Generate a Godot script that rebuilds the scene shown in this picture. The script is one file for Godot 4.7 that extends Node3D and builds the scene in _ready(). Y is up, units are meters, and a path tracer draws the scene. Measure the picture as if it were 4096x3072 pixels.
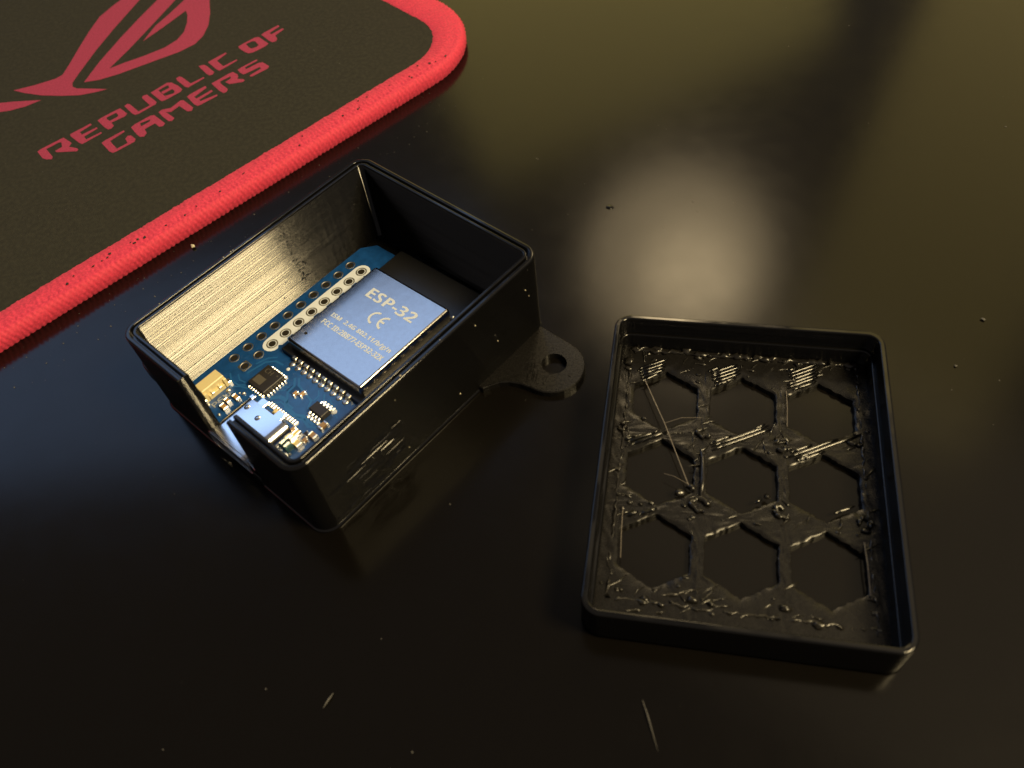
extends Node3D
# A black printed case with a small blue circuit board in it, its honeycomb lid beside it and the corner of a mouse pad, on a glossy black table.
# Shapes are written in millimetres and built at real size (metres).

const MM := 0.001
var M := {}
var rng := RandomNumberGenerator.new()
var wob := FastNoiseLite.new()


func _ready() -> void:
	rng.seed = 7
	wob.seed = 5
	wob.noise_type = FastNoiseLite.TYPE_SIMPLEX_SMOOTH
	wob.frequency = 1.0
	wob.fractal_octaves = 3
	# camera
	var cam := Camera3D.new()
	cam.name = "camera"
	var look := CameraAttributesPhysical.new()
	look.frustum_focal_length = 26.48
	look.frustum_focus_distance = 0.129
	look.frustum_near = 0.005
	look.frustum_far = 20.0
	look.exposure_aperture = 30.0
	look.auto_exposure_enabled = false
	cam.attributes = look
	cam.fov = 48.752
	cam.near = 0.005
	cam.far = 20.0
	cam.transform = Transform3D(Basis(Vector3(0.65070938, -0.08429472, 0.75463349), Vector3(0.63935975, 0.59695373, -0.48462908), Vector3(-0.40962961, 0.79783497, 0.44233804)), Vector3(-49.1098, 93.0187, 85.6854) * MM)
	add_child(cam)
	cam.current = true
	# the dim room
	var env := Environment.new()
	env.background_mode = Environment.BG_COLOR
	env.background_color = lin(0.11, 0.1, 0.098)
	env.tonemap_mode = Environment.TONE_MAPPER_LINEAR
	env.tonemap_exposure = 1.0
	env.sdfgi_enabled = true
	env.ssao_enabled = true
	env.ssil_enabled = true
	var around := WorldEnvironment.new()
	around.name = "world_environment"
	around.environment = env
	add_child(around)
	# lamps: a warm desk lamp, a blue-white monitor, a shaded lamp behind, and two dimly lit walls
	var o := Vector3(-0.01, 0.01, 0.015)
	area("desk_lamp", o + Vector3(0.10, 0.385, 0.32), o, Vector3(0, 0.5, -0.85), Vector2(0.13, 0.13), Color(68.0, 53.0, 28.0))
	area("monitor_screen", o + Vector3(0.071, 0.575, -0.618), o + Vector3(-0.611, 0.575, 0.113), Vector3.UP, Vector2(0.75, 0.3), Color(0.56, 0.88, 1.5))
	area("lamplit_ceiling", Vector3(0.62, 1.05, 0.02), o, Vector3(-0.5, 0.5, 0.0), Vector2(0.75, 0.5), Color(0.45, 0.35, 0.21))
	area("lamplit_wall", Vector3(0.79, 0.36, -0.60), o, Vector3(0.24, 1.0, 0.31), Vector2(0.5, 0.6), Color(1.2, 0.92, 0.25))
	area("lamplit_side_wall", Vector3(0.99, 0.62, -0.075), o, Vector3.UP, Vector2(0.3, 0.85), Color(1.0, 0.74, 0.2))
	for g in [["lamp_shade", Vector3(0.334, 0.352, -0.137), 0.066, 0.021], ["lamp_bulb", Vector3(0.342, 0.372, -0.128), 0.036, 0.011]]:
		var globe := OmniLight3D.new()
		globe.name = g[0]
		globe.light_size = g[2]
		globe.light_color = lin(1.0, 0.76, 0.43)
		globe.light_energy = g[3]
		globe.omni_range = 5.0
		globe.omni_attenuation = 2.0
		globe.shadow_enabled = true
		globe.position = g[1]
		add_child(globe)

	materials()
	table()
	mouse_pad()
	case()
	circuit_board()
	lid()
	crumbs()


func lin(r: float, g: float, b: float) -> Color:
	return Color(r, g, b).linear_to_srgb()


func area(called: String, at: Vector3, target: Vector3, up: Vector3, size: Vector2, radiance: Color) -> void:
	var l := AreaLight3D.new()
	l.name = called
	l.area_size = size
	l.area_normalize_energy = true
	var most: float = maxf(radiance.r, maxf(radiance.g, radiance.b))
	l.light_color = lin(radiance.r / most, radiance.g / most, radiance.b / most)
	l.light_energy = most * size.x * size.y / PI
	l.shadow_enabled = true
	add_child(l)
	l.look_at_from_position(at, target, up)


# ---- materials

func mat(called: String, c: Color, rough: float, metal := 0.0) -> StandardMaterial3D:
	var m := StandardMaterial3D.new()
	m.resource_name = called
	m.albedo_color = c.linear_to_srgb()
	m.roughness = rough
	m.metallic = metal
	M[called] = m
	return m


func noise_map(freq: float, dark: float, light: float, sd: int, size := 512, normals := false, octaves := 4) -> NoiseTexture2D:
	var n := FastNoiseLite.new()
	n.seed = sd
	n.frequency = freq
	n.fractal_octaves = octaves
	var t := NoiseTexture2D.new()
	t.width = size
	t.height = size
	t.seamless = true
	t.noise = n
	if normals:
		t.as_normal_map = true
		t.bump_strength = 4.0
	else:
		var g := Gradient.new()
		g.set_color(0, Color(dark, dark, dark))
		g.set_color(1, Color(light, light, light))
		t.color_ramp = g
	return t


func tri(m: StandardMaterial3D, period_mm: float) -> void:
	m.uv1_triplanar = true
	m.uv1_world_triplanar = true
	m.uv1_scale = Vector3.ONE * (1000.0 / period_mm)


func materials() -> void:
	var t := mat("table_gloss", Color(0.0036, 0.003, 0.0024), 1.0)
	t.metallic_specular = 0.37
	t.roughness_texture = noise_map(0.012, 0.15, 0.18, 3, 1024)
	t.normal_enabled = true
	t.normal_texture = noise_map(0.02, 0, 1, 9, 512, true, 3)
	t.normal_scale = 0.005
	tri(t, 70.0)
	var p := mat("plastic", Color(0.0034, 0.0033, 0.0034), 1.0)
	p.metallic_specular = 0.5
	p.roughness_texture = noise_map(0.03, 0.08, 0.13, 4, 512)
	tri(p, 14.0)
	var pd := mat("plastic_dull", Color(0.0034, 0.0033, 0.0034), 1.0)
	pd.metallic_specular = 0.3
	pd.roughness_texture = p.roughness_texture
	tri(pd, 14.0)
	var pf := mat("plastic_floor", Color(0.0075, 0.007, 0.0068), 1.0)
	pf.metallic_specular = 0.38
	pf.roughness_texture = noise_map(0.03, 0.2, 0.36, 14, 512)
	tri(pf, 9.0)
	mat("cut_plastic", Color(0.006, 0.0055, 0.0055), 0.5)
	mat("scrap", Color(0.012, 0.011, 0.01), 0.24)
	mat("string", Color(0.16, 0.14, 0.12), 0.35)
	var f := mat("pad_cloth", Color(0.0265, 0.0255, 0.0165), 0.95)
	f.albedo_texture = noise_map(0.02, 0.72, 1.0, 21, 512)
	f.heightmap_enabled = true
	f.heightmap_texture = weave()
	f.heightmap_scale = 0.004
	tri(f, 12.0)
	var r := mat("red_thread", Color(0.9, 0.055, 0.125), 0.75)
	r.albedo_texture = noise_map(0.03, 0.75, 1.0, 22, 512)
	r.rim_enabled = true
	r.rim = 0.4
	r.rim_tint = 0.7
	tri(r, 9.0)
	var rp := mat("red_print", Color(0.46, 0.042, 0.115), 0.8)
	rp.albedo_texture = noise_map(0.05, 0.78, 1.0, 23, 512)
	tri(rp, 12.0)
	var b := mat("board_blue", Color(0.011, 0.085, 0.31), 0.32)
	b.albedo_texture = noise_map(0.02, 0.8, 1.0, 24, 512)
	b.clearcoat_enabled = true
	b.clearcoat = 0.5
	b.clearcoat_roughness = 0.15
	tri(b, 16.0)
	mat("trace_blue", Color(0.02, 0.115, 0.34), 0.3)
	mat("dark_blue", Color(0.004, 0.04, 0.15), 0.3)
	mat("silk", Color(0.74, 0.8, 0.9), 0.7)
	mat("faint_silk", Color(0.35, 0.37, 0.38), 0.7)
	mat("tin", Color(0.66, 0.62, 0.52), 0.42, 1.0)
	mat("solder", Color(0.88, 0.86, 0.82), 0.36, 1.0)
	var s := mat("shield_steel", Color(0.52, 0.5, 0.48), 1.0, 1.0)
	s.roughness_texture = noise_map(0.02, 0.17, 0.215, 25, 512)
	s.normal_enabled = true
	s.normal_texture = noise_map(0.006, 0, 1, 26, 512, true, 2)
	s.normal_scale = 0.04
	tri(s, 10.0)
	mat("usb_steel", Color(0.93, 0.94, 0.95), 0.2, 1.0)
	mat("marking", Color(0.6, 0.66, 0.74), 0.6)
	mat("epoxy", Color(0.022, 0.019, 0.016), 0.45)
	mat("epoxy_mark", Color(0.09, 0.08, 0.06), 0.6)
	mat("module_black", Color(0.012, 0.012, 0.013), 0.3)
	mat("cream", Color(0.78, 0.66, 0.36), 0.4)
	mat("tan", Color(0.42, 0.25, 0.1), 0.4)
	mat("teal", Color(0.03, 0.1, 0.12), 0.15)
	mat("amber", Color(0.75, 0.6, 0.25), 0.25)
	mat("hole", Color(0.02, 0.016, 0.01), 0.5)
	mat("dust_grey", Color(0.09, 0.087, 0.083), 0.9)
	mat("dust_pale", Color(0.6, 0.55, 0.4), 0.8)


func weave() -> ImageTexture:
	var im := Image.create(256, 256, false, Image.FORMAT_L8)
	for y in 256:
		for x in 256:
			var a := sin(x * TAU / 8.0) * sin(y * TAU / 8.0)
			var h := 0.5 + 0.3 * a + 0.2 * wob.get_noise_2d(x * 0.3, y * 0.3)
			im.set_pixel(x, y, Color(h, h, h))
	return ImageTexture.create_from_image(im)


# ---- shape helpers (millimetres)

func mb(smooth := false) -> SurfaceTool:
	var st := SurfaceTool.new()
	st.begin(Mesh.PRIMITIVE_TRIANGLES)
	st.set_smooth_group(0 if smooth else -1)
	return st


func tri3(st: SurfaceTool, a: Vector3, b: Vector3, c: Vector3) -> void:
	st.add_vertex(a * MM)
	st.add_vertex(b * MM)
	st.add_vertex(c * MM)


func quad(st: SurfaceTool, a: Vector3, b: Vector3, c: Vector3, d: Vector3) -> void:
	tri3(st, a, b, c)
	tri3(st, a, c, d)


func obj(called: String, shape, m: String, parent: Node3D) -> MeshInstance3D:
	var o := MeshInstance3D.new()
	o.name = called
	if shape is SurfaceTool:
		shape.generate_normals()
		o.mesh = shape.commit()
	else:
		o.mesh = shape
	o.material_override = M[m]
	parent.add_child(o, true)
	return o


func thing(called: String, label: String, category: String, group := "") -> Node3D:
	var o := Node3D.new()
	o.name = called
	add_child(o, true)
	tag(o, label, category, group)
	return o


func tag(o: Node3D, label: String, category: String, group := "") -> void:
	o.set_meta("label", label)
	o.set_meta("category", category)
	if group:
		o.set_meta("group", group)


func stuff(o: Node3D) -> void:
	o.set_meta("kind", "stuff")


func ccw(poly: PackedVector2Array) -> PackedVector2Array:
	if Geometry2D.is_polygon_clockwise(poly):
		poly.reverse()
	return poly


func inset(poly: PackedVector2Array, d: float) -> PackedVector2Array:
	var out := PackedVector2Array()
	var n := poly.size()
	for i in n:
		var e0 := (poly[i] - poly[(i + n - 1) % n]).normalized()
		var e1 := (poly[(i + 1) % n] - poly[i]).normalized()
		var n0 := Vector2(-e0.y, e0.x)
		var n1 := Vector2(-e1.y, e1.x)
		var k := n0 + n1
		k = k / maxf(0.4, k.dot(n1)) if k.length() > 0.01 else n0
		out.append(poly[i] + k * d)
	return out


func prism(st: SurfaceTool, raw: PackedVector2Array, y0: float, y1: float, bevel := 0.0, bottom := false) -> void:
	var poly := ccw(raw.duplicate())
	var top := inset(poly, bevel) if bevel > 0.0 else poly
	var n := poly.size()
	for i in n:
		var j := (i + 1) % n
		var a := poly[i]
		var b := poly[j]
		quad(st, Vector3(a.x, y0, a.y), Vector3(b.x, y0, b.y), Vector3(b.x, y1 - bevel, b.y), Vector3(a.x, y1 - bevel, a.y))
		if bevel > 0.0:
			quad(st, Vector3(a.x, y1 - bevel, a.y), Vector3(b.x, y1 - bevel, b.y), Vector3(top[j].x, y1, top[j].y), Vector3(top[i].x, y1, top[i].y))
	var ix := Geometry2D.triangulate_polygon(top)
	for k in range(0, ix.size(), 3):
		tri3(st, Vector3(top[ix[k]].x, y1, top[ix[k]].y), Vector3(top[ix[k + 1]].x, y1, top[ix[k + 1]].y), Vector3(top[ix[k + 2]].x, y1, top[ix[k + 2]].y))
	if bottom:
		ix = Geometry2D.triangulate_polygon(poly)
		for k in range(0, ix.size(), 3):
			tri3(st, Vector3(poly[ix[k + 2]].x, y0, poly[ix[k + 2]].y), Vector3(poly[ix[k + 1]].x, y0, poly[ix[k + 1]].y), Vector3(poly[ix[k]].x, y0, poly[ix[k]].y))


func rect(cx: float, cz: float, lx: float, lz: float, turn := 0.0) -> PackedVector2Array:
	var out := PackedVector2Array()
	for k in [[-1, -1], [1, -1], [1, 1], [-1, 1]]:
		out.append(Vector2(cx, cz) + Vector2(k[0] * lx / 2, k[1] * lz / 2).rotated(turn))
	return out


func disc(cx: float, cz: float, r: float, n := 20) -> PackedVector2Array:
	var out := PackedVector2Array()
	for i in n:
		out.append(Vector2(cx, cz) + Vector2(r, 0).rotated(TAU * i / n))
	return out


func block(called: String, m: String, parent: Node3D, cx: float, cz: float, lx: float, lz: float, y0: float, y1: float, bevel := 0.06, turn := 0.0) -> MeshInstance3D:
	var st := mb()
	prism(st, rect(cx, cz, lx, lz, turn), y0, y1, bevel)
	return obj(called, st, m, parent)


func flat(pairs: Array) -> PackedVector2Array:
	var out := PackedVector2Array()
	for i in range(0, pairs.size(), 2):
		out.append(Vector2(pairs[i], pairs[i + 1]))
	return out


func tube(st: SurfaceTool, pts: Array, r: float, n := 6, rough := 0.0, taper := false) -> void:
	var rings := []
	for i in pts.size():
		var p: Vector3 = pts[i]
		var d: Vector3 = (pts[mini(i + 1, pts.size() - 1)] - pts[maxi(i - 1, 0)]).normalized()
		var a := d.cross(Vector3.UP if absf(d.y) < 0.9 else Vector3.RIGHT).normalized()
		var b := a.cross(d)
		var k := r * (1.0 + rough * wob.get_noise_3d(p.x * 1.3, p.y * 3.0, p.z * 1.3) * 2.0)
		if taper and (i == 0 or i == pts.size() - 1):
			k *= 0.35
		var ring := []
		for j in n:
			ring.append(p + (a * cos(TAU * j / n) + b * sin(TAU * j / n)) * k)
		rings.append(ring)
	for i in rings.size() - 1:
		for j in n:
			quad(st, rings[i][j], rings[i][(j + 1) % n], rings[i + 1][(j + 1) % n], rings[i + 1][j])
	for e in [0, rings.size() - 1]:
		for j in range(1, n - 1):
			tri3(st, rings[e][0], rings[e][j], rings[e][j + 1])


func blob(st: SurfaceTool, c: Vector3, r: Vector3, bumps := 0.25) -> void:
	var rings := []
	for i in 7:
		var v := PI * i / 6.0
		var ring := []
		for j in 10:
			var u := TAU * j / 10.0
			var d := Vector3(sin(v) * cos(u), cos(v), sin(v) * sin(u))
			var k := 1.0 + bumps * wob.get_noise_3d(c.x * 3.1 + d.x * 0.9, c.z * 2.7 + d.y * 0.9, d.z * 0.9 + c.x) * 2.0
			ring.append(c + d * r * k)
		rings.append(ring)
	for i in 6:
		for j in 10:
			quad(st, rings[i][j], rings[i][(j + 1) % 10], rings[i + 1][(j + 1) % 10], rings[i + 1][j])


func letters(called: String, text: String, m: String, parent: Node3D, at: Vector3, height: float, length: float, basis: Basis, bold := false, deep := 0.02) -> MeshInstance3D:
	# at: left end of the base line; height of a capital and the length of the line in millimetres
	var t := TextMesh.new()
	var f := SystemFont.new()
	f.font_names = PackedStringArray(["Droid Sans"])
	f.font_weight = 700 if bold else 400
	t.font = f
	t.text = text
	t.font_size = 64
	t.pixel_size = 0.01
	t.depth = 0.02
	t.curve_step = 2.0
	t.horizontal_alignment = HORIZONTAL_ALIGNMENT_LEFT
	t.vertical_alignment = VERTICAL_ALIGNMENT_BOTTOM
	var arrays := t.get_mesh_arrays()
	var vs: PackedVector3Array = arrays[Mesh.ARRAY_VERTEX]
	var lo := Vector3.INF
	var hi := -Vector3.INF
	for v in vs:
		lo = lo.min(v)
		hi = hi.max(v)
	var k := Vector3(length / (hi.x - lo.x), height / (hi.y - lo.y), deep / maxf(hi.z - lo.z, 1e-6))
	for i in vs.size():
		vs[i] = (at + basis * ((vs[i] - lo) * k)) * MM
	var ns: PackedVector3Array = arrays[Mesh.ARRAY_NORMAL]
	for i in ns.size():
		ns[i] = (basis * (ns[i] / k)).normalized()
	arrays[Mesh.ARRAY_VERTEX] = vs
	arrays[Mesh.ARRAY_NORMAL] = ns
	arrays[Mesh.ARRAY_TANGENT] = null
	var am := ArrayMesh.new()
	am.add_surface_from_arrays(Mesh.PRIMITIVE_TRIANGLES, arrays)
	return obj(called, am, m, parent)


# A path round a rounded rectangle: [position, outward normal, run] at each step.
func round_path(x0: float, x1: float, z0: float, z1: float, r: float, step: float, segs := 10) -> Array:
	var corners := [[Vector2(x0 + r, z1 - r), PI], [Vector2(x1 - r, z1 - r), PI / 2], [Vector2(x1 - r, z0 + r), 0.0], [Vector2(x0 + r, z0 + r), -PI / 2]]
	var pts := []
	for c in corners:
		for i in segs + 1:
			var a: float = c[1] - PI / 2 * i / segs
			var n := Vector2(cos(a), sin(a))
			pts.append([c[0] + n * r, n])
	# fill the straights
	var out := []
	for i in pts.size():
		var a = pts[i]
		var b = pts[(i + 1) % pts.size()]
		out.append(a)
		if a[1].dot(b[1]) > 0.9999:
			var n := int(ceil(a[0].distance_to(b[0]) / step))
			for k in range(1, n):
				out.append([a[0].lerp(b[0], float(k) / n), a[1]])
	return out


# Sweeps strips of a profile along a path. A strip point is [inward distance, height, outward normal, upward normal].
func sweep(path: Array, strips: Array, closed: bool, rough := 0.0, tilt := 0.0) -> ArrayMesh:
	var vs := PackedVector3Array()
	var ns := PackedVector3Array()
	var ix := PackedInt32Array()
	var run := [0.0]
	for i in range(1, path.size()):
		run.append(run[i - 1] + path[i][0].distance_to(path[i - 1][0]))
	for si in strips.size():
		var strip = strips[si]
		var first := vs.size()
		var w: int = strip.size()
		for i in path.size():
			var p: Vector2 = path[i][0]
			var n: Vector2 = path[i][1]
			var t := Vector2(-n.y, n.x)
			var shift: float = rough * wob.get_noise_2d(run[i] * 0.12, si * 7.3)
			var turn: float = tilt * wob.get_noise_2d(run[i] * 0.1 + 900.0, si * 3.1) * 1.8 + tilt * 0.5 * wob.get_noise_2d(run[i] * 0.7 + 300.0, si * 0.9)
			var side: float = tilt * 0.2 * wob.get_noise_2d(run[i] * 1.1 + 500.0, si * 2.3)
			for q in strip:
				var o: Vector2 = p - n * (q[0] + shift)
				vs.append(Vector3(o.x, q[1], o.y) * MM)
				var a := Vector2(q[2], q[3]).rotated(turn)
				var d := n * a.x + t * side
				ns.append(Vector3(d.x, a.y, d.y).normalized())
		var last := path.size() if closed else path.size() - 1
		for i in last:
			var j := (i + 1) % path.size()
			for k in w - 1:
				var a := first + i * w + k
				var b := first + i * w + k + 1
				var c := first + j * w + k + 1
				var e := first + j * w + k
				var g := (vs[c] - vs[a]).cross(vs[b] - vs[a])
				if g.dot(ns[a] + ns[c]) >= 0.0:
					ix.append_array([a, b, c, a, c, e])
				else:
					ix.append_array([a, c, b, a, e, c])
	var arrays := []
	arrays.resize(Mesh.ARRAY_MAX)
	arrays[Mesh.ARRAY_VERTEX] = vs
	arrays[Mesh.ARRAY_NORMAL] = ns
	arrays[Mesh.ARRAY_INDEX] = ix
	var am := ArrayMesh.new()
	am.add_surface_from_arrays(Mesh.PRIMITIVE_TRIANGLES, arrays)
	return am


# Printed layers as low rounded ridges on a wall face; side 1 for the outside, -1 for the inside (base is then the wall's thickness).
func layers(y0: float, y1: float, base: float, side: float, round_to := 0.62, pitch := 0.2) -> Array:
	var out := []
	var n := int(round((y1 - y0) / pitch))
	var p := (y1 - y0) / n
	for i in n:
		var big := round_to * (0.92 + 0.16 * rng.randf())
		var r := p / (2.0 * sin(big))
		var yc := y0 + (i + 0.5) * p
		var off := rng.randfn(0.0, 0.004)
		var strip := []
		for k in 6:
			var th := -big + 2.0 * big * k / 5.0
			strip.append([base - side * (r * cos(th) - r * cos(big)) + off, yc + r * sin(th), side * cos(th), sin(th)])
		out.append(strip)
	return out


# Sagging layers, as on the inside of the case: each has a long shoulder that looks up and a short underside.
func sagged(y0: float, y1: float, base: float, pitch: float) -> Array:
	var out := []
	var n := int(round((y1 - y0) / pitch))
	var p := (y1 - y0) / n
	for i in n:
		var y := y0 + i * p
		var off := rng.randfn(0.0, 0.012)
		var lo := deg_to_rad(rng.randf_range(30.0, 39.0))
		var hi := deg_to_rad(rng.randf_range(55.0, 64.0))
		# underside, then the shoulder from the ridge up to the next groove
		var out_by := 0.085
		var under := [[base + off, y, -0.55, -0.83], [base + off + out_by * 0.7, y + p * 0.16, -0.8, -0.6], [base + off + out_by, y + p * 0.36, -1.0, 0.0]]
		var strip := []
		for k in 6:
			var t := k / 5.0
			var th := lerpf(lo, hi, t)
			var d := out_by * (1.0 - pow(t, 1.25))
			strip.append([base + off + d, y + p * (0.36 + 0.64 * t), -cos(th), sin(th)])
		out.append(under)
		out.append(strip)
	return out


func bend(c: Vector2, r: float, a0: float, a1: float, n := 4) -> Array:
	# a rounded edge: centre (inward distance, height), angles from the outward direction
	var out := []
	for k in n + 1:
		var a := a0 + (a1 - a0) * k / n
		out.append([c.x - r * cos(a), c.y + r * sin(a), cos(a), sin(a)])
	return out


func face(d0: float, y0: float, d1: float, y1: float, no: float, ny: float) -> Array:
	return [[d0, y0, no, ny], [d1, y1, no, ny]]


# ---- the table and the pad

func table() -> void:
	var st := mb()
	var k := 12
	for i in k:
		for j in k:
			var a := Vector3(-900 + 1800.0 * i / k, 0, -900 + 1800.0 * j / k)
			var d := 1800.0 / k
			quad(st, a, a + Vector3(d, 0, 0), a + Vector3(d, 0, d), a + Vector3(0, 0, d))
	var o := obj("tabletop", st, "table_gloss", self)
	o.set_meta("kind", "structure")
	o.set_meta("label", "glossy black tabletop under the case, lid and mouse pad")


func pad_point(p: float, q: float, y: float) -> Vector3:
	var t := deg_to_rad(5.14)
	return Vector3(p * cos(t) - q * sin(t), y, p * sin(t) + q * cos(t))


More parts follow.
